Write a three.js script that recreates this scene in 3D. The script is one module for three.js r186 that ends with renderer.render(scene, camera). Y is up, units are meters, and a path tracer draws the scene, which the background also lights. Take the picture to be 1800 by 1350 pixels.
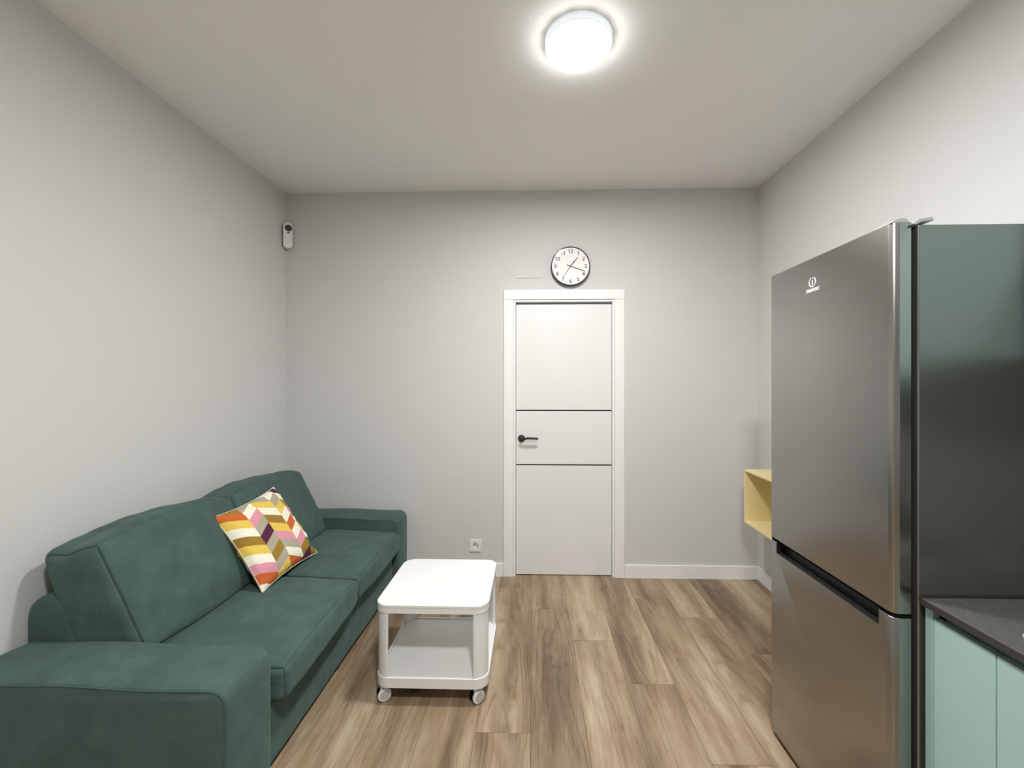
import * as THREE from 'three';
import { mergeGeometries, mergeVertices, toCreasedNormals } from 'three/addons/utils/BufferGeometryUtils.js';
import { RoundedBoxGeometry } from 'three/addons/geometries/RoundedBoxGeometry.js';
import { ImprovedNoise } from 'three/addons/math/ImprovedNoise.js';
import { RectAreaLightUniformsLib } from 'three/addons/lights/RectAreaLightUniformsLib.js';
import { FontLoader } from 'three/addons/loaders/FontLoader.js';
import { TextGeometry } from 'three/addons/geometries/TextGeometry.js';
import { Brush, Evaluator, SUBTRACTION } from 'three-bvh-csg';

// ---------------------------------------------------------------- camera, exposure
// World: metres, the floor point under the lens is the origin, the door wall lies towards -z.
const scene = new THREE.Scene();
scene.background = new THREE.Color(0x000000);
const FOCAL = 745;                                  // pixels, for a frame of 1800 x 1350
const camera = new THREE.PerspectiveCamera(2 * Math.atan(675 / FOCAL) * 180 / Math.PI, 1800 / 1350, 0.05, 40);
camera.position.set(0, 1.445, 0);
camera.rotation.y = Math.atan(20 / FOCAL);
camera.setViewOffset(1800, 1350, -17, 1.5, 1800, 1350);   // the lens centre sits a little right of and above the frame's centre
const renderer = new THREE.WebGLRenderer();
renderer.toneMapping = THREE.LinearToneMapping;
renderer.toneMappingExposure = 1.27;
renderer.shadowMap.enabled = true;
RectAreaLightUniformsLib.init();

// ---------------------------------------------------------------- room measures and lamps
const XL = -1.875, XR = 1.66, ZB = -3.17, ZF = 3.0, HC = 2.887, T = 0.12;
const LAMP_COLOR = new THREE.Color().setRGB(1.0, 1.0, 0.988);
const LAMP_RADIANCE = 265;                          // of each lamp's light
const LAMP_GLOW = 7;                                // what one sees of the diffuser
const LAMPS = [
  [0.19, -1.785, 'round white ceiling lamp glowing in front of the door', 0.92],
  [0.20, 0.05, 'round white ceiling lamp over the kitchen worktop side', 1.4],
];

// ---------------------------------------------------------------- helpers
const noise = new ImprovedNoise();
const fbm = (x, y, z, o = 4) => { let s = 0, a = 0.5; for (let i = 0; i < o; i++) { s += a * noise.noise(x, y, z); x = x * 2.03 + 7.1; y = y * 2.03 + 3.7; z = z * 2.03 + 1.3; a *= 0.5; } return s; };
let seed = 20240611;
const rnd = () => { seed = (seed * 1664525 + 1013904223) >>> 0; return seed / 4294967296; };
const lerp = (a, b, t) => a + (b - a) * t, clamp = (x, a, b) => Math.min(b, Math.max(a, x));

function thing(name, label, category, pos = [0, 0, 0], extra = {}) {
  const o = new THREE.Group(); o.name = name; o.position.set(...pos);
  o.userData = { label, category, ...extra };
  scene.add(o); return o;
}
function tagged(o, label, category, extra = {}) { o.userData = { label, category, ...extra }; scene.add(o); return o; }
// a part: geometry in the coordinates of its parent
function part(name, geo, material, parent, label) {
  const m = new THREE.Mesh(geo, material); m.name = name; m.castShadow = m.receiveShadow = true;
  if (label) m.userData.label = label;
  parent.add(m); return m;
}
// a part given in room coordinates (parents are not turned)
function wpart(name, geo, material, parent, label) {
  let x = 0, y = 0, z = 0;
  for (let p = parent; p && p !== scene; p = p.parent) { x += p.position.x; y += p.position.y; z += p.position.z; }
  geo.translate(-x, -y, -z);
  return part(name, geo, material, parent, label);
}
function uvBox(geo, s = 1) {                      // uv in metres from the facing of each triangle
  const g = geo.index ? geo.toNonIndexed() : geo;
  const p = g.attributes.position, uv = new Float32Array(p.count * 2);
  const a = new THREE.Vector3(), b = new THREE.Vector3(), c = new THREE.Vector3();
  for (let i = 0; i < p.count; i += 3) {
    a.fromBufferAttribute(p, i); b.fromBufferAttribute(p, i + 1); c.fromBufferAttribute(p, i + 2);
    b.sub(a); c.sub(a); b.cross(c);
    const ax = Math.abs(b.x), ay = Math.abs(b.y), az = Math.abs(b.z);
    for (let k = 0; k < 3; k++) {
      const x = p.getX(i + k), y = p.getY(i + k), z = p.getZ(i + k);
      const [u, v] = ax > ay && ax > az ? [z, y] : ay > az ? [x, z] : [x, y];
      uv[(i + k) * 2] = u / s; uv[(i + k) * 2 + 1] = v / s;
    }
  }
  g.setAttribute('uv', new THREE.BufferAttribute(uv, 2));
  return g;
}
const box = (x0, x1, y0, y1, z0, z1) => uvBox(new THREE.BoxGeometry(x1 - x0, y1 - y0, z1 - z0).translate((x0 + x1) / 2, (y0 + y1) / 2, (z0 + z1) / 2));
const rbox = (x0, x1, y0, y1, z0, z1, r = 0.003, seg = 2) => uvBox(new RoundedBoxGeometry(x1 - x0, y1 - y0, z1 - z0, seg, r).translate((x0 + x1) / 2, (y0 + y1) / 2, (z0 + z1) / 2));
function roundRect(w, h, r, cx = 0, cy = 0) {
  const s = new THREE.Shape(), x = cx - w / 2, y = cy - h / 2;
  s.moveTo(x + r, y); s.lineTo(x + w - r, y); s.absarc(x + w - r, y + r, r, -Math.PI / 2, 0);
  s.lineTo(x + w, y + h - r); s.absarc(x + w - r, y + h - r, r, 0, Math.PI / 2);
  s.lineTo(x + r, y + h); s.absarc(x + r, y + h - r, r, Math.PI / 2, Math.PI);
  s.lineTo(x, y + r); s.absarc(x + r, y + r, r, Math.PI, Math.PI * 1.5);
  return s;
}
const merge = (list) => mergeGeometries(list.map((g) => { const n = g.index ? g.toNonIndexed() : g.clone(); for (const k of Object.keys(n.attributes)) if (!['position', 'normal', 'uv'].includes(k)) n.deleteAttribute(k); return n; }));
// a plate with round corners lying flat, from y0 to y1, softened by a bevel
function plate(w, d, r, y0, y1, bevel = 0.003) {
  const g = new THREE.ExtrudeGeometry(roundRect(w - 2 * bevel, d - 2 * bevel, r - bevel), { depth: y1 - y0 - 2 * bevel, bevelEnabled: true, bevelSize: bevel, bevelThickness: bevel, bevelSegments: 3, curveSegments: 12 });
  return g.rotateX(-Math.PI / 2).translate(0, y0 + bevel, 0);
}
const tube = (pts, r, closed = false, n = 80, rs = 6) => new THREE.TubeGeometry(new THREE.CatmullRomCurve3(pts.map((p) => p.isVector3 ? p : new THREE.Vector3(...p)), closed, 'catmullrom', 0.3), n, r, rs, closed);

// a padded block: a box with round edges whose faces swell and whose cloth ripples
function softBox(w, h, d, { r = 0.03, bulge = [0, 0, 0], ripple = 0, rf = 9, warp = null, n = [16, 16, 16], s = 0, groove = 0 }) {
  const half = [w / 2, h / 2, d / 2], inner = half.map((q) => Math.max(q - r, 1e-4));
  const map = (p) => {
    const q = p.map((v, i) => clamp(v, -inner[i], inner[i])), e = p.map((v, i) => v - q[i]);
    const l = Math.hypot(...e), m3 = e.map(Math.abs).sort((u, v) => v - u);
    const deep = groove && m3[1] > 0.97 * m3[0] && m3[0] > 0.5 * r ? r - groove : r;      // the sewn edge is drawn in
    const o = l > 1e-9 ? q.map((v, i) => v + e[i] / l * deep) : q.slice();
    const t = o.map((v, i) => clamp(v / half[i], -1, 1)), f = t.map((v) => 1 - v * v);
    const b = [o[0] + t[0] * bulge[0] * Math.sqrt(f[1] * f[2]), o[1] + t[1] * bulge[1] * Math.sqrt(f[0] * f[2]), o[2] + t[2] * bulge[2] * Math.sqrt(f[0] * f[1])];
    if (ripple) {
      const k = ripple * fbm(b[0] * rf + s, b[1] * rf - s, b[2] * rf + 2 * s, 3);
      const m = Math.hypot(...t) || 1;
      for (let i = 0; i < 3; i++) b[i] += t[i] / m * k;
    }
    return warp ? warp(b, t) : b;
  };
  const line = (i) => { const a = [], k = 6; for (let j = 0; j < k; j++) a.push(-half[i] + r * j / k); for (let j = 0; j <= n[i]; j++) a.push(lerp(-inner[i], inner[i], j / n[i])); for (let j = 1; j <= k; j++) a.push(inner[i] + r * j / k); return a; };
  const L = [line(0), line(1), line(2)], pos = [], idx = [], uv = [];
  for (let a = 0; a < 3; a++) for (const sg of [-1, 1]) {
    const b = (a + 1) % 3, c = (a + 2) % 3, start = pos.length / 3;
    for (const vb of L[b]) for (const vc of L[c]) {
      const p = [0, 0, 0]; p[a] = sg * half[a]; p[b] = vb; p[c] = vc;
      pos.push(...map(p)); uv.push(vb, vc);
    }
    const nc = L[c].length;
    for (let i = 0; i + 1 < L[b].length; i++) for (let j = 0; j + 1 < nc; j++) {
      const k = start + i * nc + j;
      if (sg > 0) idx.push(k, k + nc, k + 1, k + 1, k + nc, k + nc + 1); else idx.push(k, k + 1, k + nc, k + 1, k + nc + 1, k + nc);
    }
  }
  const weld = new THREE.BufferGeometry();
  weld.setAttribute('position', new THREE.Float32BufferAttribute(pos, 3)); weld.setIndex(idx);
  const merged = mergeVertices(weld, 1e-5); merged.computeVertexNormals();
  const geo = merged.toNonIndexed();
  const full = new THREE.BufferGeometry(); full.setAttribute('uv', new THREE.Float32BufferAttribute(uv, 2)); full.setAttribute('position', new THREE.Float32BufferAttribute(pos, 3)); full.setIndex(idx);
  geo.setAttribute('uv', full.toNonIndexed().attributes.uv);
  const seam = (pts, rad = 0.0014, closed = true) => tube(pts.map((p) => map(p)), rad, closed, pts.length * 3, 5);
  const ring = (axis, sg, inset = 0) => {          // the seam round one face
    const b = (axis + 1) % 3, c = (axis + 2) % 3, out = [], N = 16;
    const put = (vb, vc) => { const p = [0, 0, 0]; p[axis] = sg * half[axis]; p[b] = vb; p[c] = vc; out.push(p); };
    const B = half[b] - inset, C = half[c] - inset, kb = inner[b], kc = inner[c];
    for (let i = 0; i < N; i++) put(lerp(-kb, kb, i / N), -C);
    put(kb, -C); put(B, -kc);
    for (let i = 1; i < N; i++) put(B, lerp(-kc, kc, i / N));
    put(B, kc); put(kb, C);
    for (let i = 1; i < N; i++) put(lerp(kb, -kb, i / N), C);
    put(-kb, C); put(-B, kc);
    for (let i = 1; i < N; i++) put(-B, lerp(kc, -kc, i / N));
    put(-B, -kc); put(-kb, -C);
    return out;
  };
  return { geo, seam, ring, map };
}

// ---------------------------------------------------------------- textures
function dataTex(w, h, f, srgb = false) {
  const a = new Uint8Array(w * h * 4);
  for (let y = 0; y < h; y++) for (let x = 0; x < w; x++) {
    const c = f(x, y), k = (y * w + x) * 4;
    if (typeof c === 'number') a[k] = a[k + 1] = a[k + 2] = clamp(c * 255, 0, 255); else for (let i = 0; i < 3; i++) a[k + i] = clamp(c[i] * 255, 0, 255);
    a[k + 3] = 255;
  }
  const t = new THREE.DataTexture(a, w, h, THREE.RGBAFormat);
  t.wrapS = t.wrapT = THREE.RepeatWrapping; t.magFilter = THREE.LinearFilter; t.minFilter = THREE.LinearMipmapLinearFilter; t.generateMipmaps = true;
  if (srgb) t.colorSpace = THREE.SRGBColorSpace;
  t.needsUpdate = true; return t;
}
const tile = (f, n) => (x, y) => {                 // blends a noise into a tiling one
  const u = x / n, v = y / n;
  return lerp(lerp(f(x, y), f(x - n, y), u), lerp(f(x, y - n), f(x - n, y - n), u), v);
};
const rep = (t, m) => { const c = t.clone(); c.repeat.set(1 / m, 1 / m); c.needsUpdate = true; return c; };
const plasterTex = rep(dataTex(512, 512, tile((x, y) => 0.5 + 0.9 * fbm(x / 9, y / 9, 3.3, 3), 512)), 0.6);
const clothTex = rep(dataTex(512, 512, tile((x, y) => 0.5 + 0.22 * Math.sin(x * Math.PI / 2) * Math.sin(y * Math.PI / 2) + 0.9 * fbm(x / 3, y / 3, 9.1, 2) + 0.5 * fbm(x / 40, y / 40, 2.2, 2), 512)), 0.32);
const clothTint = rep(dataTex(512, 512, tile((x, y) => { const k = 0.86 + 0.22 * fbm(x / 60, y / 60, 5.5, 4) + 0.2 * fbm(x / 2.2, y / 2.2, 1.5, 2); return k; }, 512), true), 0.7);
const speckTex = rep(dataTex(512, 512, tile((x, y) => { const k = 0.8 + 0.5 * fbm(x / 5, y / 5, 4.4, 3); return k; }, 512), true), 0.4);
const steelTex = rep(dataTex(512, 512, (x, y) => 0.5 + 0.45 * noise.noise(x / 1.3, y / 160, 0.7) + 0.2 * noise.noise(x / 4, y / 300, 8.7)), 0.35);

// oak planks: figure, rays and pores computed in the plank's own metres
function plankTex(k) {
  const W = 256, H = 1024, o = k * 17.3;
  const tone = [0.50, 0.42, 0.56, 0.37, 0.47, 0.60, 0.44, 0.53][k % 8];
  const lift = [0.0, 0.06, -0.05, 0.03, -0.07, 0.05, -0.02, 0.02][k % 8];
  const knots = []; let s2 = k * 7919 + 13; const r2 = () => { s2 = (s2 * 1103515245 + 12345) & 0x7fffffff; return s2 / 0x7fffffff; };
  for (let i = 0; i < (k % 3 === 0 ? 2 : 1); i++) knots.push([0.03 + 0.17 * r2(), 1.24 * r2(), 0.008 + 0.012 * r2()]);
  return dataTex(W, H, (px, py) => {
    const x = px / W * 0.23, z = py / H * 1.24;
    let bend = 0, core = 0;
    for (const [kx, kz, kr] of knots) {
      const dx = (x - kx) / kr, dz = (z - kz) / (kr * 3.2), d = Math.hypot(dx, dz);
      bend += 0.016 * Math.exp(-d * d / 5) * Math.sign(dx || 1); core += Math.exp(-d * d * 2.2);
    }
    const wander = 0.06 * fbm(x * 3 + o, z * 1.1, o, 3) + 0.012 * noise.noise(x * 12, z * 5 + o, 2.1) + 0.004 * noise.noise(x * 40, z * 14, o);
    const arch = k % 3 === 0 ? 0.22 * Math.pow(x - 0.115 + 0.03 * Math.sin(o), 2) * 30 + 0.07 * z : 0;
    const ringPos = (x * (k % 3 === 0 ? 0.3 : 1) + bend + wander + arch) * (150 + 60 * noise.noise(o, x * 6, 1.1));
    const fade = clamp(0.5 + 1.1 * noise.noise(x * 14, z * 2.2, o + 5), 0, 1);
    const late = Math.pow(0.5 + 0.5 * Math.sin(ringPos * 1.5), 5) * fade;
    const broad = fbm(x * 9 + o, z * 0.8, o + 1.7, 2), cloud = fbm(x * 22, z * 4 + o, 7.7 + o, 3);
    const fine = fbm(x * 230, z * 9 + o, o * 2, 2), pore = Math.max(0, noise.noise(x * 420, z * 18 + o, 3.9) - 0.15);
    let v = tone + lift + 0.85 * broad + 0.34 * cloud + 0.24 * fine - (k % 3 === 0 ? 0.26 : 0.13) * late - 0.36 * pore - 0.22 * core;
    v = clamp(v, 0, 1);
    const dark = [0.395, 0.318, 0.247], mid = [0.610, 0.524, 0.426], light = [0.790, 0.715, 0.608];
    const g = v < 0.5 ? dark.map((c, i) => lerp(c, mid[i], v * 2)) : mid.map((c, i) => lerp(c, light[i], v * 2 - 1));
    const grey = 0.05 * cloud;
    return [g[0] - grey * 0.5, g[1], g[2] + grey * 0.4];
  }, true);
}
const PLANKS = 8;
const plankMaps = [...Array(PLANKS).keys()].map(plankTex);

// ---------------------------------------------------------------- materials
const std = (o) => new THREE.MeshStandardMaterial(o), phys = (o) => new THREE.MeshPhysicalMaterial(o);
const lin = (r, g, b) => new THREE.Color().setRGB(r, g, b);
const M = {
  wall: std({ color: lin(0.655, 0.650, 0.638), roughness: 0.92, bumpMap: plasterTex, bumpScale: 0.0005 }),
  ceiling: std({ color: lin(0.915, 0.90, 0.865), roughness: 0.95, bumpMap: plasterTex, bumpScale: 0.0008 }),
  white: std({ color: lin(0.80, 0.80, 0.79), roughness: 0.42 }),
  trim: std({ color: lin(0.87, 0.87, 0.86), roughness: 0.45 }),
  tableWhite: phys({ color: lin(0.84, 0.84, 0.83), roughness: 0.38, clearcoat: 0.25, clearcoatRoughness: 0.3 }),
  wheelGrey: std({ color: lin(0.55, 0.55, 0.54), roughness: 0.5 }),
  plastic: std({ color: lin(0.80, 0.80, 0.79), roughness: 0.35 }),
  greyPlastic: std({ color: lin(0.36, 0.38, 0.36), roughness: 0.5 }),
  black: std({ color: lin(0.012, 0.012, 0.013), roughness: 0.38 }),
  dullBlack: phys({ color: lin(0.006, 0.006, 0.006), roughness: 0.95, specularIntensity: 0.25 }),
  glossBlack: phys({ color: lin(0.008, 0.008, 0.009), roughness: 0.08, clearcoat: 1, clearcoatRoughness: 0.05 }),
  cloth: phys({ color: lin(0.082, 0.146, 0.130), roughness: 0.95, map: clothTint, bumpMap: clothTex, bumpScale: 0.0012, sheen: 0.75, sheenColor: lin(0.28, 0.44, 0.39), sheenRoughness: 0.6 }),
  steel: std({ color: lin(0.355, 0.352, 0.338), metalness: 1, roughness: 0.27, bumpMap: steelTex, bumpScale: 0.00003 }),
  sidePaint: std({ color: lin(0.245, 0.245, 0.238), metalness: 0.85, roughness: 0.28 }),
  chrome: std({ color: lin(0.86, 0.86, 0.85), metalness: 0.6, roughness: 0.25 }),
  badge: std({ color: lin(0.85, 0.85, 0.84), metalness: 0, roughness: 0.35 }),
  rim: std({ color: lin(0.035, 0.033, 0.033), metalness: 0.3, roughness: 0.35 }),
  teal: std({ color: lin(0.36, 0.53, 0.49), roughness: 0.5 }),
  carcass: std({ color: lin(0.55, 0.55, 0.54), roughness: 0.6 }),
  worktop: std({ color: lin(0.135, 0.130, 0.124), roughness: 0.5, map: speckTex }),
  edge: std({ color: lin(0.035, 0.030, 0.027), roughness: 0.6 }),
  splash: std({ color: lin(0.27, 0.265, 0.25), roughness: 0.5, map: speckTex }),
  plinth: std({ color: lin(0.05, 0.05, 0.05), roughness: 0.5 }),
  yellow: std({ color: lin(0.87, 0.735, 0.40), roughness: 0.5 }),
  bed: std({ color: lin(0.045, 0.036, 0.028), roughness: 1 }),
  glow: std({ color: lin(0.9, 0.9, 0.9), roughness: 0.5, emissive: lin(0.97, 0.985, 1.0), emissiveIntensity: LAMP_GLOW }),
  collar: std({ color: lin(0.85, 0.86, 0.88), roughness: 0.4, emissive: lin(0.86, 0.93, 1.0), emissiveIntensity: 0.4 }),  // slight emission added so the unlit side of the housing looks paler
  glass: phys({ color: lin(1, 1, 1), roughness: 0.03, transmission: 1, thickness: 0, ior: 1.5 }),
  handBlack: std({ color: lin(0.02, 0.02, 0.02), roughness: 0.5 }),
};
const plankMats = plankMaps.map((map, i) => std({ map, roughness: 0.46, color: lin(1, 1, 1) }));

// ---------------------------------------------------------------- the room
const S = { kind: 'structure' };
{
  const s = new THREE.Shape(); s.moveTo(XL - T, 0);
  for (const [x, y] of [[-0.147, 0], [-0.147, 2.07], [0.607, 2.07], [0.607, 0], [XR + T, 0], [XR + T, HC], [XL - T, HC]]) s.lineTo(x, y);
  s.closePath();
  const wb = new THREE.Mesh(uvBox(new THREE.ExtrudeGeometry(s, { depth: T, bevelEnabled: false }).translate(0, 0, ZB - T)), M.wall);
  wb.name = 'wall_back'; wb.castShadow = wb.receiveShadow = true;
  tagged(wb, 'light grey painted end wall with the white door', 'wall', S);
  const slab = (name, label, cat, g, m) => { const o = new THREE.Mesh(g, m); o.name = name; o.castShadow = o.receiveShadow = true; return tagged(o, label, cat, S); };
  slab('wall_left', 'light grey painted wall behind the green sofa', 'wall', box(XL - T, XL, 0, HC, ZB, ZF + T), M.wall);
  slab('wall_right', 'light grey painted wall behind the refrigerator', 'wall', box(XR, XR + T, 0, HC, ZB, ZF + T), M.wall);
  slab('wall_front', 'light grey painted wall facing the white door', 'wall', box(XL, XR, 0, HC, ZF, ZF + T), M.wall);
  slab('ceiling', 'off-white painted ceiling', 'ceiling', box(XL - T, XR + T, HC, HC + T, ZB - T, ZF + T), M.ceiling);
}
// floor: every plank its own piece, 23 cm wide and 1.24 m long
{
  const floor = thing('floor', 'brown oak plank floor running towards the door', 'floor', [0, 0, 0], S);
  part('underlay', box(XL - T, XR + T, -0.12, -0.0065, ZB - T - 0.2, ZF + T), M.bed, floor, 'dark floor bed under the planks');
  const W = 0.23, L = 1.24, first = -0.01, joints = { '-1': -1.749, 0: -2.715, 1: -2.39, 2: -2.05, 3: -1.625, 4: -2.64, 5: -2.293, '-2': -2.31, '-3': -1.96, '-4': -2.62, '-5': -2.1, '-6': -1.8 };
  const tones = { '-1': [3, 0], 0: [1, 6], 1: [5, 2], 2: [0, 2], 3: [2, 4], 4: [7, 3], 5: [6, 0], '-2': [0, 4], '-3': [4, 7], '-4': [1, 2] };
  const gap = 0.0006;
  for (let i = -9; i <= 8; i++) {
    const x0 = first + i * W, x1 = x0 + W, a = Math.max(x0, XL), b = Math.min(x1, XR);
    if (b - a < 0.01) continue;
    const j0 = joints[i] ?? -2.9 + rnd() * 1.2;
    for (let n = -2; n < 6; n++) {
      const z0 = j0 + n * L, z1 = z0 + L, c = Math.max(z0, ZB - T), d = Math.min(z1, ZF);
      if (d - c < 0.01) continue;
      const g = new THREE.BoxGeometry(b - a - 2 * gap, 0.006, d - c - 2 * gap);
      const cx = (a + b) / 2, cz = (c + d) / 2, p = g.attributes.position, uv = g.attributes.uv, flip = (i * 5 + n * 3 + 60) % 2;
      const jit = 0.0006 * rnd();
      for (let k = 0; k < p.count; k++) {
        const u = (p.getX(k) + cx - x0) / W, v = (p.getZ(k) + cz - z0) / L;
        uv.setXY(k, flip ? 1 - u : u, (i + n) % 2 ? v : 1 - v);
      }
      g.translate(cx, -0.003 - jit, cz);
      const pick = tones[i] && n >= -1 && n <= 0 ? tones[i][n + 1] : Math.floor(rnd() * PLANKS);
      part('plank', g, plankMats[pick], floor);
    }
  }
}
// skirting boards
{
  const board = (name, label, g) => { const o = new THREE.Mesh(g, M.trim); o.name = name; o.castShadow = o.receiveShadow = true; tagged(o, label, 'baseboard', S); };
  const h = 0.098, t = 0.014;
  board('baseboard_back', 'white skirting board on both sides of the door', merge([rbox(XL, -0.219, 0, h, ZB, ZB + t, 0.002), rbox(0.679, XR, 0, h, ZB, ZB + t, 0.002)]));
  board('baseboard_left', 'white skirting board behind the green sofa', rbox(XL, XL + t, 0, h, ZB + t, ZF, 0.002));
  board('baseboard_right', 'white skirting board below the yellow wall box', rbox(XR - t, XR, 0, h, ZB + t, -1.80, 0.002));
  board('baseboard_front', 'white skirting board on the wall facing the door', rbox(XL + t, XR, 0, h, ZF - t, ZF, 0.002));
}
// the door
{
  const d = thing('door_1', 'white flush door with two black inlay lines and black lever', 'door', [0.228, 0, ZB], S);
  const zc = ZB + 0.012;
  wpart('casing', rbox(-0.218, -0.146, 0, 2.068, ZB - 0.001, zc, 0.0025), M.trim, d);
  wpart('casing', rbox(0.606, 0.678, 0, 2.068, ZB - 0.001, zc, 0.0025), M.trim, d);
  wpart('casing', rbox(-0.218, 0.678, 2.0685, 2.140, ZB - 0.001, zc, 0.0025), M.trim, d);
  wpart('jamb', rbox(-0.1455, -0.130, 0, 2.068, ZB - T, ZB + 0.003, 0.002), M.trim, d);
  wpart('jamb', rbox(0.5895, 0.6055, 0, 2.068, ZB - T, ZB + 0.003, 0.002), M.trim, d);
  wpart('jamb', rbox(-0.130, 0.5895, 2.052, 2.068, ZB - T, ZB + 0.003, 0.002), M.trim, d);
  wpart('stop', merge([box(-0.130, -0.115, 0, 2.052, -3.26, -3.238), box(0.575, 0.5895, 0, 2.052, -3.26, -3.238), box(-0.115, 0.575, 2.036, 2.052, -3.26, -3.238)]), M.trim, d);
  const zl = ZB - 0.022;                             // face of the leaf
  const leaf = wpart('leaf', merge([rbox(-0.127, 0.5865, 0.006, 0.827, zl - 0.040, zl, 0.0015), rbox(-0.127, 0.5865, 0.835, 1.236, zl - 0.040, zl, 0.0015), rbox(-0.127, 0.5865, 1.244, 2.036, zl - 0.040, zl, 0.0015), box(-0.125, 0.5845, 0.015, 2.03, zl - 0.038, zl - 0.006)]), M.white, d);
  for (const y of [0.831, 1.240]) wpart('inlay_strip', box(-0.126, 0.5855, y - 0.004, y + 0.004, zl - 0.006, zl - 0.0006), M.dullBlack, leaf, 'thin black inlay line');
  const hx = -0.087, hy = 1.03;
  const ros = new THREE.LatheGeometry([[0, 0.0], [0.0265, 0], [0.0265, 0.006], [0.0245, 0.0085], [0.012, 0.0095], [0.0105, 0.012], [0.0105, 0.040], [0, 0.040]].map(([a, b]) => new THREE.Vector2(a, b)), 36).rotateX(Math.PI / 2).translate(hx, hy, zl);
  wpart('rosette', ros, M.black, leaf, 'black round handle rosette');
  const path = new THREE.CatmullRomCurve3([[hx - 0.004, hy, zl + 0.044], [hx + 0.02, hy + 0.001, zl + 0.049], [hx + 0.05, hy + 0.006, zl + 0.052], [hx + 0.085, hy + 0.006, zl + 0.053], [hx + 0.118, hy + 0.003, zl + 0.050]].map((p) => new THREE.Vector3(...p)));
  const lever = new THREE.TubeGeometry(path, 30, 0.0085, 12, false);
  const caps = [0, 1].map((t) => new THREE.SphereGeometry(0.0085, 12, 8).translate(...path.getPoint(t).toArray()));
  wpart('lever', merge([lever, ...caps]), M.black, leaf, 'black curved door lever');
}

// ---------------------------------------------------------------- ceiling lamps
LAMPS.forEach(([x, z, label, power], i) => {
  const l = thing(i ? 'ceiling_lamp_001' : 'ceiling_lamp', label, 'lamp', [x, HC, z]);
  const R = 0.137, H = 0.052;
  part('housing', new THREE.LatheGeometry([[0, 0], [R + 0.003, 0], [R + 0.003, -0.030], [R - 0.002, -0.033], [0, -0.033]].map(([a, b]) => new THREE.Vector2(a, b)).reverse(), 64), M.collar, l, 'white collar of the lamp with a faint glow added to pale its side');
  part('diffuser', new THREE.LatheGeometry([[0, -0.034], [R - 0.003, -0.034], [R - 0.003, -H + 0.012], [R - 0.007, -H + 0.004], [R - 0.016, -H], [0, -H]].map(([a, b]) => new THREE.Vector2(a, b)).reverse(), 64), M.glow, l, 'bright white lamp diffuser');
  const light = new THREE.RectAreaLight(LAMP_COLOR, LAMP_RADIANCE * power, 0.2, 0.2);
  light.name = 'lamp_light'; light.position.set(0, -H - 0.004, 0); light.rotation.x = -Math.PI / 2; light.castShadow = true;
  l.add(light);
  for (let k = 0; k < 12; k++) {                     // added ring of weak lights, brightens the ceiling into a halo
    const q = k * Math.PI / 6, e = new THREE.RectAreaLight(LAMP_COLOR, LAMP_RADIANCE * power * 0.035, 0.068, 0.014);
    e.name = 'added_halo_light'; e.position.set(Math.sin(q) * (R + 0.006), -0.042, Math.cos(q) * (R + 0.006)); e.rotation.y = q + Math.PI; e.castShadow = true;
    l.add(e);
  }
});

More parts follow.
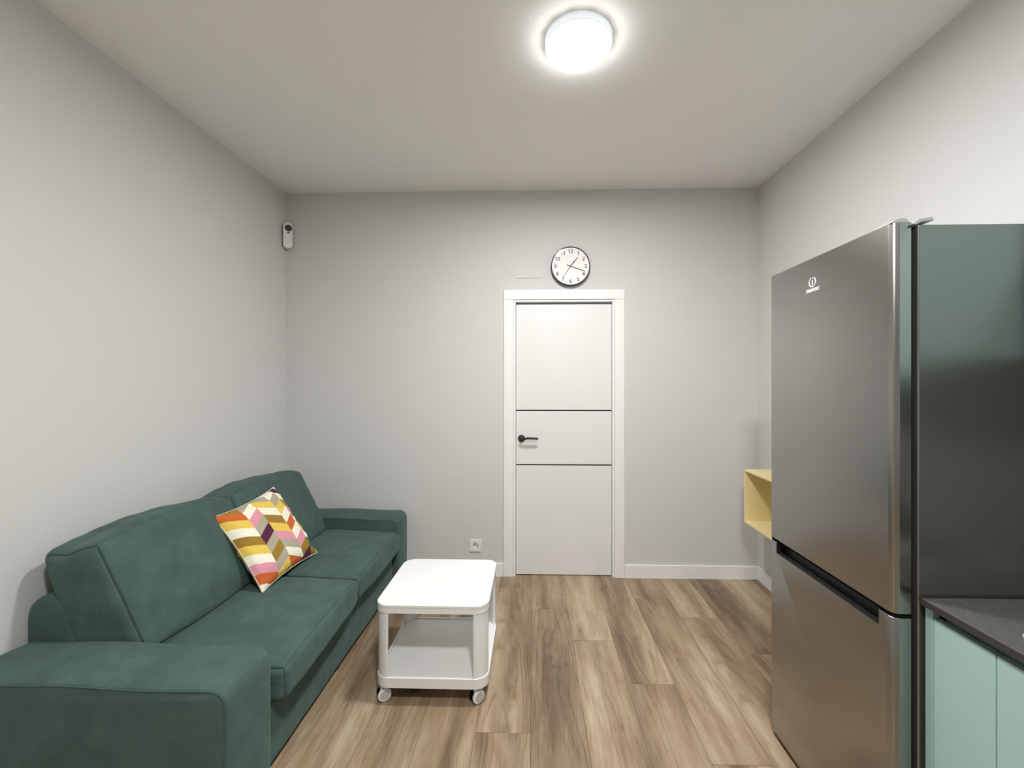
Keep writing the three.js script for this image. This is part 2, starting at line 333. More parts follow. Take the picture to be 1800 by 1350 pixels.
// ---------------------------------------------------------------- sofa
{
  const sofa = thing('sofa', 'dark green fabric two-seat sofa against the left wall', 'sofa', [-1.40, 0, -2.2075]);
  const Z0 = -1.275, Z1 = -3.14, AW = 0.225, XF = -0.94, XBK = -1.858;
  // arms: a strip of cloth over top and front, flat cheeks, seams along both edges
  const arm = (za, zb) => {
    const h = 0.500, y0 = 0.022, R = 0.055, b = 0.011, sh = new THREE.Shape();
    sh.moveTo(XBK + b, y0 + b); sh.lineTo(XF - b, y0 + b); sh.lineTo(XF - b, h - R);
    sh.absarc(XF - R, h - R, R - b, 0, Math.PI / 2);
    const N = 22; for (let i = 1; i <= N; i++) { const t = i / N, x = lerp(XF - R, XBK + b + 0.04, t); sh.lineTo(x, h - b + 0.008 * Math.sin(t * Math.PI * 0.55) + 0.0035 * Math.sin(t * 9 + za * 3)); }
    sh.absarc(XBK + b + 0.04, h - b - 0.035, 0.04, Math.PI / 2, Math.PI); sh.lineTo(XBK + b, y0 + b);
    const raw = new THREE.ExtrudeGeometry(sh, { depth: za - zb - 2 * b, steps: 10, bevelEnabled: true, bevelSize: b, bevelThickness: b, bevelSegments: 4, curveSegments: 10 }).translate(0, 0, zb + b);
    const p = raw.attributes.position, mid = (za + zb) / 2, hw = (za - zb) / 2;
    for (let i = 0; i < p.count; i++) {                  // the strip swells a little between its seams
      const x = p.getX(i), y = p.getY(i), z = p.getZ(i), e = Math.max(0, 1 - Math.pow((z - mid) / hw, 2));
      const rip = 0.006 * fbm(x * 8, y * 8, z * 8, 2);
      if (y > h - 0.1) p.setY(i, y + e * (0.010 + rip) * clamp((y - h + 0.1) / 0.08, 0, 1));
      if (x > XF - 0.06) p.setX(i, x + e * (0.008 + rip) * clamp((x - XF + 0.06) / 0.05, 0, 1));
    }
    raw.deleteAttribute('uv'); raw.deleteAttribute('normal');
    const g = toCreasedNormals(raw, 0.9);
    const m = wpart('armrest', uvBox(g), M.cloth, sofa);
    for (const [zs, o] of [[za - 0.001, 1], [zb + 0.001, -1]]) {
      const pts = sh.getSpacedPoints(90).map((q) => new THREE.Vector3(q.x, q.y, zs)).filter((q) => q.y > y0 + b + 0.002 && q.x > XBK + b + 0.002);
      const c = new THREE.Vector3(-1.4, 0.25, zs); for (const q of pts) { const dx = q.x - c.x, dy = q.y - c.y; q.x += Math.abs(q.x - XF) < 0.06 ? b * 0.45 : 0; q.y += q.y > h - 0.07 ? b * 0.45 : 0; }
      wpart('seam', tube(pts, 0.0026, false, 140, 5), M.cloth, m, 'stitched seam along the armrest edge');
    }
  };
  arm(Z0, Z0 - AW); arm(Z1 + AW, Z1);
  const zi0 = Z0 - AW, zi1 = Z1 + AW, zm = (zi0 + zi1) / 2;      // between the arms
  const base = softBox(0.74, 0.262, zi0 - zi1 + 0.004, { r: 0.018, ripple: 0.004, rf: 6, n: [4, 8, 40] });
  wpart('base', base.geo.translate(-0.972 - 0.37, 0.022 + 0.131, zm), M.cloth, sofa);
  // back frame: a leaning slab with a rounded top
  {
    const b = 0.02, sh = new THREE.Shape();
    sh.moveTo(XBK + b, 0.04 + b); sh.lineTo(XBK + b, 0.56); sh.absarc(XBK + b + 0.06, 0.585, 0.06, Math.PI, Math.PI * 0.13, true);
    sh.lineTo(-1.665, 0.42); sh.lineTo(-1.61, 0.25); sh.lineTo(-1.61, 0.04 + b); sh.closePath();
    const g = new THREE.ExtrudeGeometry(sh, { depth: zi0 - zi1 - 2 * b - 0.002, steps: 1, bevelEnabled: true, bevelSize: b, bevelThickness: b, bevelSegments: 4, curveSegments: 12 }).translate(0, 0, zi1 + b + 0.001);
    g.deleteAttribute('uv'); g.deleteAttribute('normal');
    wpart('back_frame', uvBox(toCreasedNormals(g, 0.8)), M.cloth, sofa);
  }
  // seat cushions
  const seat = (zc, len, turn, dx, s) => {
    const c = softBox(0.60, 0.142, len, { r: 0.028, groove: 0.008, bulge: [0.018, 0.026, 0.002], ripple: 0.007, rf: 7, n: [22, 8, 34], s,
      warp: (p, t) => { const f = t[0] > 0.9 ? 0.0016 * Math.sin(p[2] * 160 + 3 * noise.noise(p[2] * 9, p[1] * 20, s)) : 0; return [p[0] + f, p[1] - 0.018 * Math.pow(Math.abs(t[2]), 4) * (t[1] > 0 ? 1 : 0) * clamp(t[0] + 0.4, 0, 1), p[2]]; } });
    const place = (g) => g.rotateY(turn).translate(-0.925 - 0.30 + dx, 0.285 + 0.071, zc);
    const m = wpart('seat_cushion', place(c.geo), M.cloth, sofa);
    wpart('seam', place(c.seam(c.ring(1, 1))), M.cloth, m, 'stitched seam round the cushion top');
    wpart('seam', place(c.seam(c.ring(1, -1))), M.cloth, m, 'stitched seam round the cushion bottom');
  };
  const zs = -2.205;
  seat((zi0 + zs) / 2, zi0 - zs - 0.002, 0.035, 0.014, 1.3);
  seat((zs + zi1) / 2, zs - zi1 - 0.002, 0.0, 0.0, 4.1);
  // back cushions lean on the frame
  const backCushion = (zc, len, s, sag) => {
    const lean = 0.41;
    const c = softBox(0.215, 0.455, len, { r: 0.032, groove: 0.009, bulge: [0.045, 0.042, 0.012], ripple: 0.020, rf: 5, n: [10, 24, 34], s,
      warp: (p, t) => { const up = clamp((t[1] + 1) / 2, 0, 1), drop = sag[0] * Math.pow(clamp(t[2], 0, 1), 3) + sag[1] * Math.pow(clamp(-t[2], 0, 1), 3);
        const bk = clamp(-t[0], 0, 1) * up * up; return [p[0] + 0.02 * (1 - up) * (t[0] > 0 ? 1 : 0) + 0.012 * bk, p[1] + 0.05 * bk - drop * up * up * (t[0] < 0 ? 1.25 : 0.8), p[2]]; } });
    const place = (g) => g.rotateZ(lean).translate(-1.618, 0.612, zc);
    const m = wpart('back_cushion', place(c.geo), M.cloth, sofa);
    wpart('seam', place(c.seam(c.ring(0, 1))), M.cloth, m, 'stitched seam round the cushion front');
    wpart('seam', place(c.seam(c.ring(0, -1))), M.cloth, m, 'stitched seam round the cushion back');
  };
  backCushion((zi0 - 0.01 - 2.19) / 2, 2.19 + zi0 - 0.01, 2.2, [0.012, 0.02]);
  backCushion((-2.195 - 2.865) / 2, 0.67, 6.4, [0.02, 0.03]);
  for (const x of [-1.78, -1.03]) for (const z of [Z0 - 0.10, Z1 + 0.10]) wpart('foot', new THREE.CylinderGeometry(0.022, 0.020, 0.03, 16).translate(x, 0.015, z), M.black, sofa, 'short black foot');
}

// ---------------------------------------------------------------- throw pillow
{
  const cv = document.createElement('canvas'); cv.width = cv.height = 1024;
  const g = cv.getContext('2d');
  const C = { o: '#c9652f', y: '#e6c458', w: '#f4eedb', c: '#9c7a2c', p: '#e096a6', g: '#aea693', v: '#551a3e', t: '#2c6a66' };
  g.fillStyle = C.w; g.fillRect(0, 0, 1024, 1024);
  const U = [0, 0.245, 0.45, 0.68, 0.86, 1.001], K = 0.117;
  // pieces of each column from the top: where the first one's upper edge meets the column's two sides
  const list = [
    { top: [-0.251, -0.111], s: 'wcoywcywpoww' },
    { top: [0.006, 0.0246 - K], s: 'gwpgvgcgyow' },
    { top: [0.0246 - K, 0.152 - K], s: 'gywcypgwoyc' },
    { top: [0.139, 0.053], s: 'gywowpcvw' },
    { top: [-0.064, 0.036], s: 'vwcpwywtcww' },
  ];
  list.forEach(({ top, s }, k) => {
    const x0 = U[k] * 1024, x1 = U[k + 1] * 1024;
    [...s].forEach((ch, i) => {
      const a = (top[0] + i * K) * 1024, b = (top[1] + i * K) * 1024, h = K * 1024;
      g.fillStyle = C[ch]; g.beginPath(); g.moveTo(x0 - 0.5, a); g.lineTo(x1 + 0.5, b); g.lineTo(x1 + 0.5, b + h + 1); g.lineTo(x0 - 0.5, a + h + 1); g.closePath(); g.fill();
    });
  });
  const tex = new THREE.CanvasTexture(cv); tex.colorSpace = THREE.SRGBColorSpace;
  const mat = phys({ map: tex, roughness: 0.95, sheen: 0.2, sheenRoughness: 0.7 });
  const B0 = new THREE.Vector3(-1.286, 0.450, -1.980), B1 = new THREE.Vector3(-1.256, 0.458, -2.435), T0 = new THREE.Vector3(-1.550, 0.795, -2.010), T1 = new THREE.Vector3(-1.520, 0.836, -2.445);
  const nrm = new THREE.Vector3().subVectors(T0, B0).cross(new THREE.Vector3().subVectors(B1, B0)).normalize(); if (nrm.x < 0) nrm.negate();
  const N = 44, pos = [], uv = [], idx = [];
  const at = (u, v, side) => {
    const a = 2 * u - 1, b = 2 * v - 1;
    const uu = u - 0.5, vv = v - 0.5, pu = 0.5 + uu * (1 - 0.075 * (1 - b * b) * Math.abs(a) ** 2), pv = 0.5 + vv * (1 - 0.075 * (1 - a * a) * Math.abs(b) ** 2);
    const p = B0.clone().lerp(B1, pu).lerp(T0.clone().lerp(T1, pu), pv);
    const fill = Math.pow(Math.max(0, (1 - a ** 4) * (1 - b ** 4)), 0.62);
    const edge = Math.pow(Math.max(Math.abs(a), Math.abs(b)), 6);
    const wr = 0.010 * edge * (1 - edge) * 4 * noise.noise(u * 13, v * 13, side * 3 + 2) + 0.008 * fbm(u * 4, v * 4, 3.3 + side, 2);
    return p.addScaledVector(nrm, side * (0.058 * fill + wr * Math.min(1, fill * 3)));
  };
  for (const side of [1, -1]) {
    const start0 = pos.length / 3;
    for (let i = 0; i <= N; i++) for (let j = 0; j <= N; j++) { const u = i / N, v = j / N; pos.push(...at(u, v, side).toArray()); uv.push(u, v); }
    for (let i = 0; i < N; i++) for (let j = 0; j < N; j++) { const k = start0 + i * (N + 1) + j, q = k + N + 1; if (side > 0) idx.push(k, q, k + 1, k + 1, q, q + 1); else idx.push(k, k + 1, q, k + 1, q + 1, q); }
  }
  const pg = new THREE.BufferGeometry(); pg.setAttribute('position', new THREE.Float32BufferAttribute(pos, 3)); pg.setAttribute('uv', new THREE.Float32BufferAttribute(uv, 2)); pg.setIndex(idx); pg.computeVertexNormals();
  const pil = thing('throw_pillow', 'square throw pillow with multicoloured chevron patchwork leaning on the sofa back', 'pillow', [-1.27, 0.45, -2.24]);
  const body = wpart('cover', pg, mat, pil);
  const rim = []; for (let i = 0; i < 20; i++) rim.push(at(i / 20, 0, 1)); for (let i = 0; i < 20; i++) rim.push(at(1, i / 20, 1)); for (let i = 0; i < 20; i++) rim.push(at(1 - i / 20, 1, 1)); for (let i = 0; i < 20; i++) rim.push(at(0, 1 - i / 20, 1));
  wpart('hem', tube(rim, 0.0028, true, 200, 6), std({ color: lin(0.62, 0.57, 0.44), roughness: 1 }), pil, 'pale sewn hem round the pillow');
}

// ---------------------------------------------------------------- side table on castors
{
  const W = 0.515, D = 0.50, R = 0.062;
  const t = thing('side_table', 'white two-tier side table on castors beside the sofa', 'table', [-0.458, 0, -2.13]);
  part('tabletop', plate(W, D, R, 0.438, 0.452, 0.003), M.tableWhite, t);
  const ring = (y0, y1, th) => {
    const s = roundRect(W - 0.002, D - 0.002, R - 0.001), h = roundRect(W - 2 * th, D - 2 * th, R - th); s.holes.push(h);
    return new THREE.ExtrudeGeometry(s, { depth: y1 - y0, bevelEnabled: false, curveSegments: 12 }).rotateX(-Math.PI / 2).translate(0, y0, 0);
  };
  part('top_rim', ring(0.414, 0.4378, 0.020), M.tableWhite, t);
  part('shelf', plate(W - 0.026, D - 0.026, R - 0.013, 0.100, 0.119, 0.001), M.tableWhite, t);
  part('shelf_rim', ring(0.080, 0.124, 0.012), M.tableWhite, t);
  for (const sx of [-1, 1]) for (const sz of [-1, 1]) {
    // corner post: follows the round corner outside, flat inside
    const s = new THREE.Shape(), k = 0.004, w = 0.046;
    s.moveTo(k, k + R); s.absarc(k + R - 0.0, k + R, R - 0.0, Math.PI, Math.PI * 1.5); s.lineTo(w + k + 0.004, k); s.lineTo(w + k + 0.004, k + 0.016); s.lineTo(k + 0.030, k + 0.034); s.lineTo(k + 0.016, w + k + 0.004); s.lineTo(k, w + k + 0.004); s.closePath();
    const g = new THREE.ExtrudeGeometry(s, { depth: 0.302, bevelEnabled: false, curveSegments: 12 }).rotateX(-Math.PI / 2);   // shape y -> -z
    g.translate(-W / 2, 0.1125, D / 2);                // now the corner (-x, +z)
    if (sx > 0) { g.scale(-1, 1, 1); }
    if (sz < 0) { g.scale(1, 1, -1); }
    if (sx * sz > 0) { const ix = [...Array(g.attributes.position.count).keys()]; for (let i = 0; i < ix.length; i += 3) [ix[i + 1], ix[i + 2]] = [ix[i + 2], ix[i + 1]]; g.setIndex(ix); }
    const gg = g.toNonIndexed ? (g.index ? g.toNonIndexed() : g) : g; gg.deleteAttribute('normal'); 
    part('leg', toCreasedNormals(gg, 0.6), M.tableWhite, t);
    // twin-wheel castor
    const c = new THREE.Group(); c.name = 'castor'; c.position.set(sx * (W / 2 - 0.045), 0, sz * (D / 2 - 0.045)); c.rotation.y = sx < 0 ? 0.55 : 0.75; if (sz < 0) c.rotation.y += 0.8;
    t.add(c);
    part('stem', new THREE.CylinderGeometry(0.008, 0.008, 0.03, 12).translate(0.0, 0.067, 0.0), M.tableWhite, c);
    part('fork', new RoundedBoxGeometry(0.046, 0.020, 0.016, 2, 0.006).translate(-0.006, 0.056, 0), M.tableWhite, c);
    for (const side of [-1, 1]) {
      const pr = [[0, 0], [0.024, 0], [0.0285, 0.003], [0.030, 0.007], [0.030, 0.012], [0.028, 0.0155], [0.022, 0.0165], [0.0215, 0.0150], [0, 0.0150]].map(([a, b]) => new THREE.Vector2(a, b));
      const w = part('wheel', new THREE.LatheGeometry(pr, 36).rotateX(Math.PI / 2).scale(1, 1, side).translate(-0.012, 0.030, side * 0.003), M.tableWhite, c);
      w.material = M.tableWhite;
      part('hub', new THREE.CylinderGeometry(0.0205, 0.0205, 0.002, 32).rotateX(Math.PI / 2).translate(-0.012, 0.030, side * 0.0185), M.wheelGrey, c, 'grey wheel hub disc');
    }
  }
}

// ---------------------------------------------------------------- refrigerator
{
  const ZN = -1.183, ZFAR = -1.787, X0 = 0.982, X1 = 1.030, XBODY = 1.040, TOP = 1.885;
  const f = thing('refrigerator', 'tall stainless steel fridge freezer with recessed grip', 'refrigerator', [1.33, 0, (ZN + ZFAR) / 2]);
  wpart('body', rbox(XBODY, 1.652, 0.028, 1.874, ZFAR, ZN + 0.010, 0.004, 3), M.sidePaint, f);
  wpart('gasket', box(X1 - 0.002, XBODY + 0.002, 0.034, 1.868, ZFAR + 0.012, ZN - 0.008), M.dullBlack, f, 'black rubber door gasket');
  // doors: plan profile with soft vertical front edges
  const doorGeo = (y0, y1) => {
    const s = new THREE.Shape(), r = 0.017, b = 0.0025, a0 = -ZN + b, a1 = -ZFAR - b;     // shape y = -z
    s.moveTo(X1 - b, a0); s.lineTo(X0 + b + r, a0); s.absarc(X0 + b + r, a0 + r, r, -Math.PI / 2, -Math.PI, true);
    s.lineTo(X0 + b, a1 - r); s.absarc(X0 + b + r, a1 - r, r, Math.PI, Math.PI / 2, true); s.lineTo(X1 - b, a1); s.closePath();
    const g = new THREE.ExtrudeGeometry(s, { depth: y1 - y0 - 2 * b, bevelEnabled: true, bevelSize: b, bevelThickness: b, bevelSegments: 3, curveSegments: 14 }).rotateX(-Math.PI / 2).translate(0, y0 + b, 0);
    return g;
  };
  const finish = (g) => { for (const k of ['uv', 'normal']) g.deleteAttribute(k); return uvBox(toCreasedNormals(g, 0.5)); };
  const up = wpart('door', finish(doorGeo(0.814, TOP)), M.steel, f);
  const ev = new Evaluator(); ev.attributes = ['position', 'normal']; ev.useGroups = false;
  const prep = (g) => { g.deleteAttribute('uv'); const b = new Brush(g); b.updateMatrixWorld(); return b; };
  const G0 = -1.737, G1 = -1.231, GY = 0.760;
  const cut = ev.evaluate(prep(doorGeo(0.026, 0.803)), prep(new THREE.BoxGeometry(0.10, 0.10, G1 - G0).translate(X0 + 0.036 - 0.05, GY + 0.05, (G0 + G1) / 2)), SUBTRACTION).geometry;
  const low = wpart('door', finish(cut.index ? cut.toNonIndexed() : cut), M.steel, f);
  const e = 0.0015;
  wpart('grip', merge([box(X0 + 0.032, X0 + 0.036, GY, 0.803, G0 + e, G1 - e), box(X0 + 0.005, X0 + 0.034, GY + 0.0002, GY + 0.0018, G0 + e, G1 - e), box(X0 + 0.005, X0 + 0.034, GY + e, 0.8, G0 + 0.0002, G0 + 0.002), box(X0 + 0.005, X0 + 0.034, GY + e, 0.8, G1 - 0.002, G1 - 0.0002)]), M.black, low, 'black plastic recessed finger grip');
  wpart('door_lip', box(X0 + 0.006, X1 + 0.004, 0.8034, 0.8136, ZFAR + 0.006, ZN - 0.005), M.dullBlack, f, 'black strip between the two doors');
  wpart('plinth', box(1.008, 1.06, 0.004, 0.030, ZFAR + 0.006, ZN - 0.004), M.dullBlack, f, 'black kick strip');
  for (const z of [ZFAR + 0.05, ZN - 0.05]) for (const x of [1.07, 1.60]) wpart('foot', new THREE.CylinderGeometry(0.018, 0.018, 0.030, 14).translate(x, 0.015, z), M.black, f);
  // hinge caps on the near top corner
  const arch = (x0, x1, lift0, lift1) => {
    const s = new THREE.Shape(); s.moveTo(x0, TOP - 0.001); s.quadraticCurveTo(lerp(x0, x1, 0.3), TOP + lift0, lerp(x0, x1, 0.65), TOP + lift0); s.quadraticCurveTo(lerp(x0, x1, 0.9), TOP + lift0, x1, TOP + lift1);
    s.lineTo(x1, TOP + lift1 - 0.006); s.lineTo(lerp(x0, x1, 0.5), TOP - 0.001); s.closePath();
    return new THREE.ExtrudeGeometry(s, { depth: 0.06, bevelEnabled: true, bevelSize: 0.0015, bevelThickness: 0.0015, bevelSegments: 2 });
  };
  wpart('hinge_cap', arch(X0 + 0.002, X1 - 0.003, 0.010, 0.002).translate(0, 0.001, ZN - 0.066), M.greyPlastic, f, 'grey plastic hinge cap over the door');
  {
    const s = new THREE.Shape(); s.moveTo(X1 - 0.003, TOP - 0.0105); s.lineTo(X1 + 0.014, TOP + 0.002); s.lineTo(X1 + 0.048, TOP + 0.0075); s.lineTo(X1 + 0.050, TOP + 0.0005); s.lineTo(X1 + 0.018, TOP - 0.004); s.lineTo(X1 + 0.006, TOP - 0.0105); s.closePath();
    wpart('hinge_cap', new THREE.ExtrudeGeometry(s, { depth: 0.06, bevelEnabled: true, bevelSize: 0.0015, bevelThickness: 0.0015, bevelSegments: 2 }).translate(0, 0.001, ZN - 0.052), M.greyPlastic, f, 'grey plastic hinge cap over the body');
  }
  // emblem and lettering
  const font = await new FontLoader().loadAsync('fonts/droid/droid_sans_bold.typeface.json');
  const word = new TextGeometry('INDESIT', { font, size: 0.0115, depth: 0.0012, curveSegments: 3, bevelEnabled: false });
  word.computeBoundingBox(); const bb = word.boundingBox;
  word.translate(-(bb.min.x + bb.max.x) / 2, 0, 0).scale(1.12, 1, 1);
  const toDoor = (g, y, z) => g.rotateY(-Math.PI / 2).translate(X0 - 0.0002, y, z);
  wpart('lettering', toDoor(word, 1.7665, -1.515), M.badge, up, 'silver maker lettering on the upper door');
  const ringG = merge([
    new THREE.TorusGeometry(0.0165, 0.0018, 6, 40, Math.PI * 0.80).rotateZ(Math.PI * 0.60),
    new THREE.TorusGeometry(0.0165, 0.0018, 6, 40, Math.PI * 0.94).rotateZ(-Math.PI * 0.60),
    new THREE.BoxGeometry(0.0034, 0.021, 0.0012).translate(0, -0.002, 0), new THREE.BoxGeometry(0.0036, 0.004, 0.0012).translate(0, 0.0145, 0)]);
  wpart('emblem', toDoor(ringG, 1.800, -1.517), M.badge, up, 'silver ring emblem on the upper door');
}

// ---------------------------------------------------------------- kitchen run
{
  const XF = 1.050, TOPD = 0.828, ZS = -1.166, WT = 0.870;
  const plank = (name, label, cat, g, m, extra) => { const o = new THREE.Mesh(g, m); o.name = name; o.castShadow = o.receiveShadow = true; return tagged(o, label, cat, extra); };
  const filler = thing('filler_panel', 'narrow pale teal filler strip between the fridge and the cabinets', 'panel', [XF, 0, ZS]);
  wpart('strip', rbox(XF, XF + 0.018, 0.10, 0.852, ZS + 0.002, -1.1425, 0.001), M.teal, filler);
  const units = [[-1.142, -0.990, 'narrow pale teal base cabinet next to the fridge'], [-0.990, -0.390, 'wide pale teal base cabinet below the sink'], [-0.390, 0.210, 'pale teal base cabinet after the sink cabinet']];
  units.forEach(([a, b, label], i) => {
    const u = thing(i ? `base_cabinet_00${i}` : 'base_cabinet', label, 'cabinet', [1.35, 0, (a + b) / 2]);
    wpart('body', merge([box(XF + 0.021, XR - 0.002, 0.10, 0.118, a + 0.001, b - 0.001), box(XF + 0.021, XR - 0.002, 0.1185, 0.79, a + 0.001, a + 0.018), box(XF + 0.021, XR - 0.002, 0.1185, 0.79, b - 0.018, b - 0.001), box(XR - 0.012, XR - 0.003, 0.1185, 0.79, a + 0.0185, b - 0.0185)]), M.carcass, u);
    wpart('grip_channel', box(XF + 0.034, XF + 0.040, 0.78, 0.851, a + 0.001, b - 0.001), M.teal, u);
    wpart('door', rbox(XF, XF + 0.019, 0.105, TOPD, a + 0.0015, b - 0.0015, 0.0012), M.teal, u);
  });
  plank('cabinet_plinth', 'dark plinth under the teal base cabinets', 'plinth', box(XF + 0.05, XF + 0.066, 0.0, 0.099, ZS + 0.004, 0.21), M.plinth);
  // worktop with the sink cut out
  const sk = [1.100, 1.520, -0.998, -0.500];
  const wt = thing('worktop', 'dark grey worktop on the teal base cabinets', 'worktop', [1.35, 0.852, -0.48]);
  wpart('edge_band', rbox(1.037, 1.0395, WT - 0.018, WT - 0.0006, ZS + 0.003, 0.21, 0.0008), M.edge, wt, 'near-black front edge of the worktop');
  wpart('slab', merge([
    rbox(1.0395, sk[0] + 0.012, WT - 0.018, WT, ZS + 0.003, 0.21, 0.0015), rbox(sk[1] - 0.012, XR - 0.001, WT - 0.018, WT, ZS + 0.003, 0.21, 0.0015),
    box(sk[0] + 0.012, sk[1] - 0.012, WT - 0.018, WT, ZS + 0.003, sk[2] + 0.012), box(sk[0] + 0.012, sk[1] - 0.012, WT - 0.018, WT, sk[3] - 0.012, 0.21)]), M.worktop, wt);
  const sink = thing('kitchen_sink', 'stainless steel sink set into the dark worktop', 'sink', [1.31, WT, -0.749]);
  {
    const cx = (sk[0] + sk[1]) / 2, cz = (sk[2] + sk[3]) / 2, w = sk[1] - sk[0], d = sk[3] - sk[2];
    const o = roundRect(w, d, 0.03), h = roundRect(w - 0.05, d - 0.05, 0.03); o.holes.push(h);
    wpart('rim', new THREE.ExtrudeGeometry(o, { depth: 0.003, bevelEnabled: true, bevelSize: 0.0012, bevelThickness: 0.0012, bevelSegments: 2 }).rotateX(-Math.PI / 2).translate(cx, WT + 0.001, cz), M.chrome, sink);
    const s1 = roundRect(w - 0.048, d - 0.048, 0.03), s2 = roundRect(w - 0.053, d - 0.053, 0.029); s1.holes.push(s2);
    wpart('bowl', merge([new THREE.ExtrudeGeometry(s1, { depth: 0.16, bevelEnabled: false }).rotateX(-Math.PI / 2).translate(cx, WT - 0.158, cz), new THREE.ExtrudeGeometry(roundRect(w - 0.05, d - 0.05, 0.03), { depth: 0.003, bevelEnabled: false }).rotateX(-Math.PI / 2).translate(cx, WT - 0.161, cz)]), M.steel, sink);
  }
  plank('backsplash', 'dark grey splashback above the worktop', 'backsplash', box(XR - 0.010, XR - 0.0005, WT + 0.0005, 1.515, ZS + 0.003, 0.21), M.splash);
  [[-1.115, -0.515], [-0.513, 0.087]].forEach(([a, b], i) => {
    const u = thing(i ? 'wall_cabinet_001' : 'wall_cabinet', i ? 'pale teal wall cabinet further along from the fridge' : 'pale teal wall cabinet beside the fridge top', 'cabinet', [1.52, 1.52, (a + b) / 2]);
    wpart('body', box(1.400, XR - 0.001, 1.52, 2.22, a, b), M.teal, u);
    wpart('door', rbox(1.380, 1.3985, 1.518, 2.222, a + 0.0015, b - 0.0015, 0.0012), M.teal, u);
  });
}

// ---------------------------------------------------------------- yellow wall box
{
  const b = thing('wall_shelf_box', 'pale yellow open cube shelf on the wall beyond the fridge', 'shelf', [1.535, 0.516, -2.696]);
  const X0 = 1.410, X1 = XR - 0.001, Y0 = 0.516, Y1 = 0.870, Z0 = -2.871, Z1 = -2.521, t = 0.012;
  wpart('top_panel', rbox(X0, X1, Y1 - t, Y1, Z0, Z1, 0.001), M.yellow, b);
  wpart('bottom_panel', rbox(X0, X1, Y0, Y0 + t, Z0, Z1, 0.001), M.yellow, b);
  wpart('side_panel', rbox(X0, X1, Y0 + t, Y1 - t, Z0, Z0 + t, 0.001), M.yellow, b);
  wpart('side_panel', rbox(X0, X1, Y0 + t, Y1 - t, Z1 - t, Z1, 0.001), M.yellow, b);
  wpart('back_panel', box(X1 - 0.006, X1 - 0.001, Y0 + t, Y1 - t, Z0 + t, Z1 - t), M.yellow, b);
}

// ---------------------------------------------------------------- clock
{
  const R = 0.1445, D = 0.038, c = thing('wall_clock', 'round white wall clock with black rim above the door', 'clock', [0.277, 2.310, ZB]);
  part('case', new THREE.LatheGeometry([[0, 0.0005], [R - 0.006, 0.0005], [R, 0.006], [R, D - 0.004], [R - 0.002, D], [R - 0.006, D], [R - 0.0075, D - 0.009], [0, D - 0.009]].map(([a, b]) => new THREE.Vector2(a, b)), 72).rotateX(Math.PI / 2), M.rim, c, 'black round clock case');
  const cv = document.createElement('canvas'); cv.width = cv.height = 1024; const g = cv.getContext('2d');
  g.fillStyle = '#f0f0ee'; g.fillRect(0, 0, 1024, 1024); g.fillStyle = g.strokeStyle = '#161616'; g.font = '134px sans-serif'; g.lineWidth = 6; g.textAlign = 'center'; g.textBaseline = 'middle';
  for (let n = 1; n <= 12; n++) { const a = n * Math.PI / 6; const x = 512 + Math.sin(a) * 415, y = 512 - Math.cos(a) * 415 + 6; g.fillText(String(n), x, y); g.strokeText(String(n), x, y); }
  const tex = new THREE.CanvasTexture(cv); tex.colorSpace = THREE.SRGBColorSpace;
  const faceR = R - 0.0072;
  part('face', new THREE.CircleGeometry(faceR, 64).translate(0, 0, D - 0.0085), std({ map: tex, roughness: 0.6 }), c, 'white clock face with black numerals');
  const hand = (name, deg, len, tail, w0, w1, z) => {
    const s = new THREE.Shape(); s.moveTo(-w0, -tail); s.lineTo(w0, -tail); s.lineTo(w0, len * 0.4); s.lineTo(w1, len); s.lineTo(-w1, len); s.lineTo(-w0, len * 0.4); s.closePath();
    part(name, new THREE.ExtrudeGeometry(s, { depth: 0.0006, bevelEnabled: false }).rotateZ(-deg * Math.PI / 180).translate(0, 0, D - 0.0085 + z), M.handBlack, c);
  };
  hand('hour_hand', 39.5, 0.083, 0.014, 0.0034, 0.0022, 0.0012);
  hand('minute_hand', 110, 0.112, 0.030, 0.0026, 0.0021, 0.0026);
  hand('second_hand', 214.5, 0.098, 0.044, 0.0014, 0.0010, 0.0040);
  part('hub', new THREE.CylinderGeometry(0.0035, 0.0035, 0.005, 16).rotateX(Math.PI / 2).translate(0, 0, D - 0.0055), M.handBlack, c);
  part('glass', new THREE.CircleGeometry(faceR + 0.0015, 64).translate(0, 0, D - 0.0022), M.glass, c, 'clear clock glass');
}
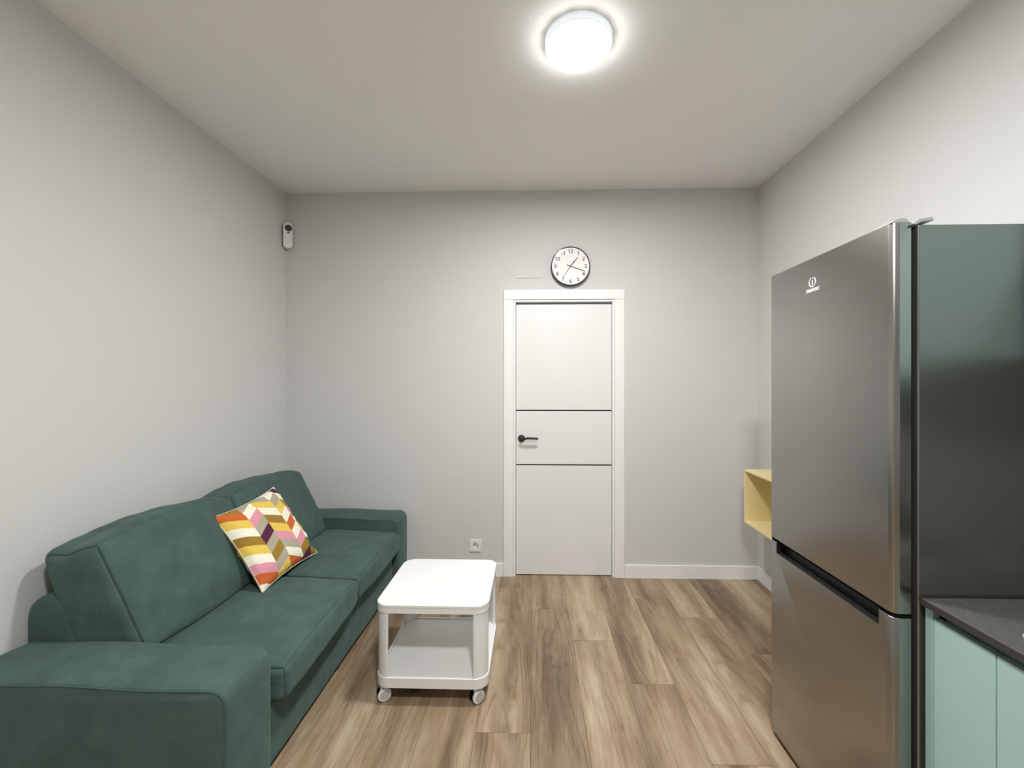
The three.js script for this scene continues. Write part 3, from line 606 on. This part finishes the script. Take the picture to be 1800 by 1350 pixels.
// ---------------------------------------------------------------- small fittings
{
  const p = new THREE.Mesh(rbox(-0.128, 0.064, 2.230, 2.362, ZB - 0.001, ZB + 0.004, 0.0008), M.wall); p.name = 'access_cover'; p.castShadow = p.receiveShadow = true;
  tagged(p, 'flat square junction cover painted like the wall beside the clock', 'cover');
  const s = thing('wall_socket', 'white wall socket between the table and the door', 'socket', [-0.431, 0.2275, ZB]);
  const sh = roundRect(0.084, 0.084, 0.006), hole = new THREE.Path(); hole.absarc(0, 0, 0.0205, 0, Math.PI * 2, true); sh.holes.push(hole);
  part('plate', new THREE.ExtrudeGeometry(sh, { depth: 0.007, bevelEnabled: true, bevelSize: 0.0015, bevelThickness: 0.0015, bevelSegments: 3, curveSegments: 24 }).translate(0, 0, 0.001), M.plastic, s);
  part('well', new THREE.LatheGeometry([[0.0, -0.012], [0.0192, -0.012], [0.0192, 0.0105], [0.0215, 0.0105]].map(([a, b]) => new THREE.Vector2(a, b)), 40).rotateX(Math.PI / 2), M.plastic, s);
  for (const x of [-0.0095, 0.0095]) part('pin_hole', new THREE.CylinderGeometry(0.0027, 0.0027, 0.002, 14).rotateX(Math.PI / 2).translate(x, 0, -0.011), M.dullBlack, s);
  for (const y of [-0.0175, 0.0175]) part('earth_clip', new THREE.BoxGeometry(0.005, 0.003, 0.016).translate(0, y, 0.0), M.chrome, s);
}
{
  const c = thing('motion_camera', 'white pill-shaped security camera with black lens in the ceiling corner', 'camera', [-1.838, 2.548, -3.128]);
  c.rotation.y = 0.62;
  const s = roundRect(0.058, 0.186, 0.024);
  part('body', new THREE.ExtrudeGeometry(s, { depth: 0.026, bevelEnabled: true, bevelSize: 0.004, bevelThickness: 0.006, bevelSegments: 5, curveSegments: 20 }).scale(0.94, 0.97, 1).translate(0, 0, -0.012), M.plastic, c);
  part('lens', new THREE.SphereGeometry(0.0255, 32, 20).scale(1, 1, 0.55).translate(0.003, 0.054, 0.0165), M.glossBlack, c, 'glossy black lens dome');
  part('sensor', new THREE.BoxGeometry(0.016, 0.008, 0.002).translate(0.003, 0.019, 0.0205), M.dullBlack, c, 'small black sensor window');
  part('bracket', new THREE.CylinderGeometry(0.016, 0.020, 0.016, 20).rotateX(Math.PI / 2).translate(0, 0.0, -0.018), M.plastic, c);
}

scene.traverse((o) => { if (o.isMesh) { o.castShadow = true; o.receiveShadow = true; } });
renderer.render(scene, camera);
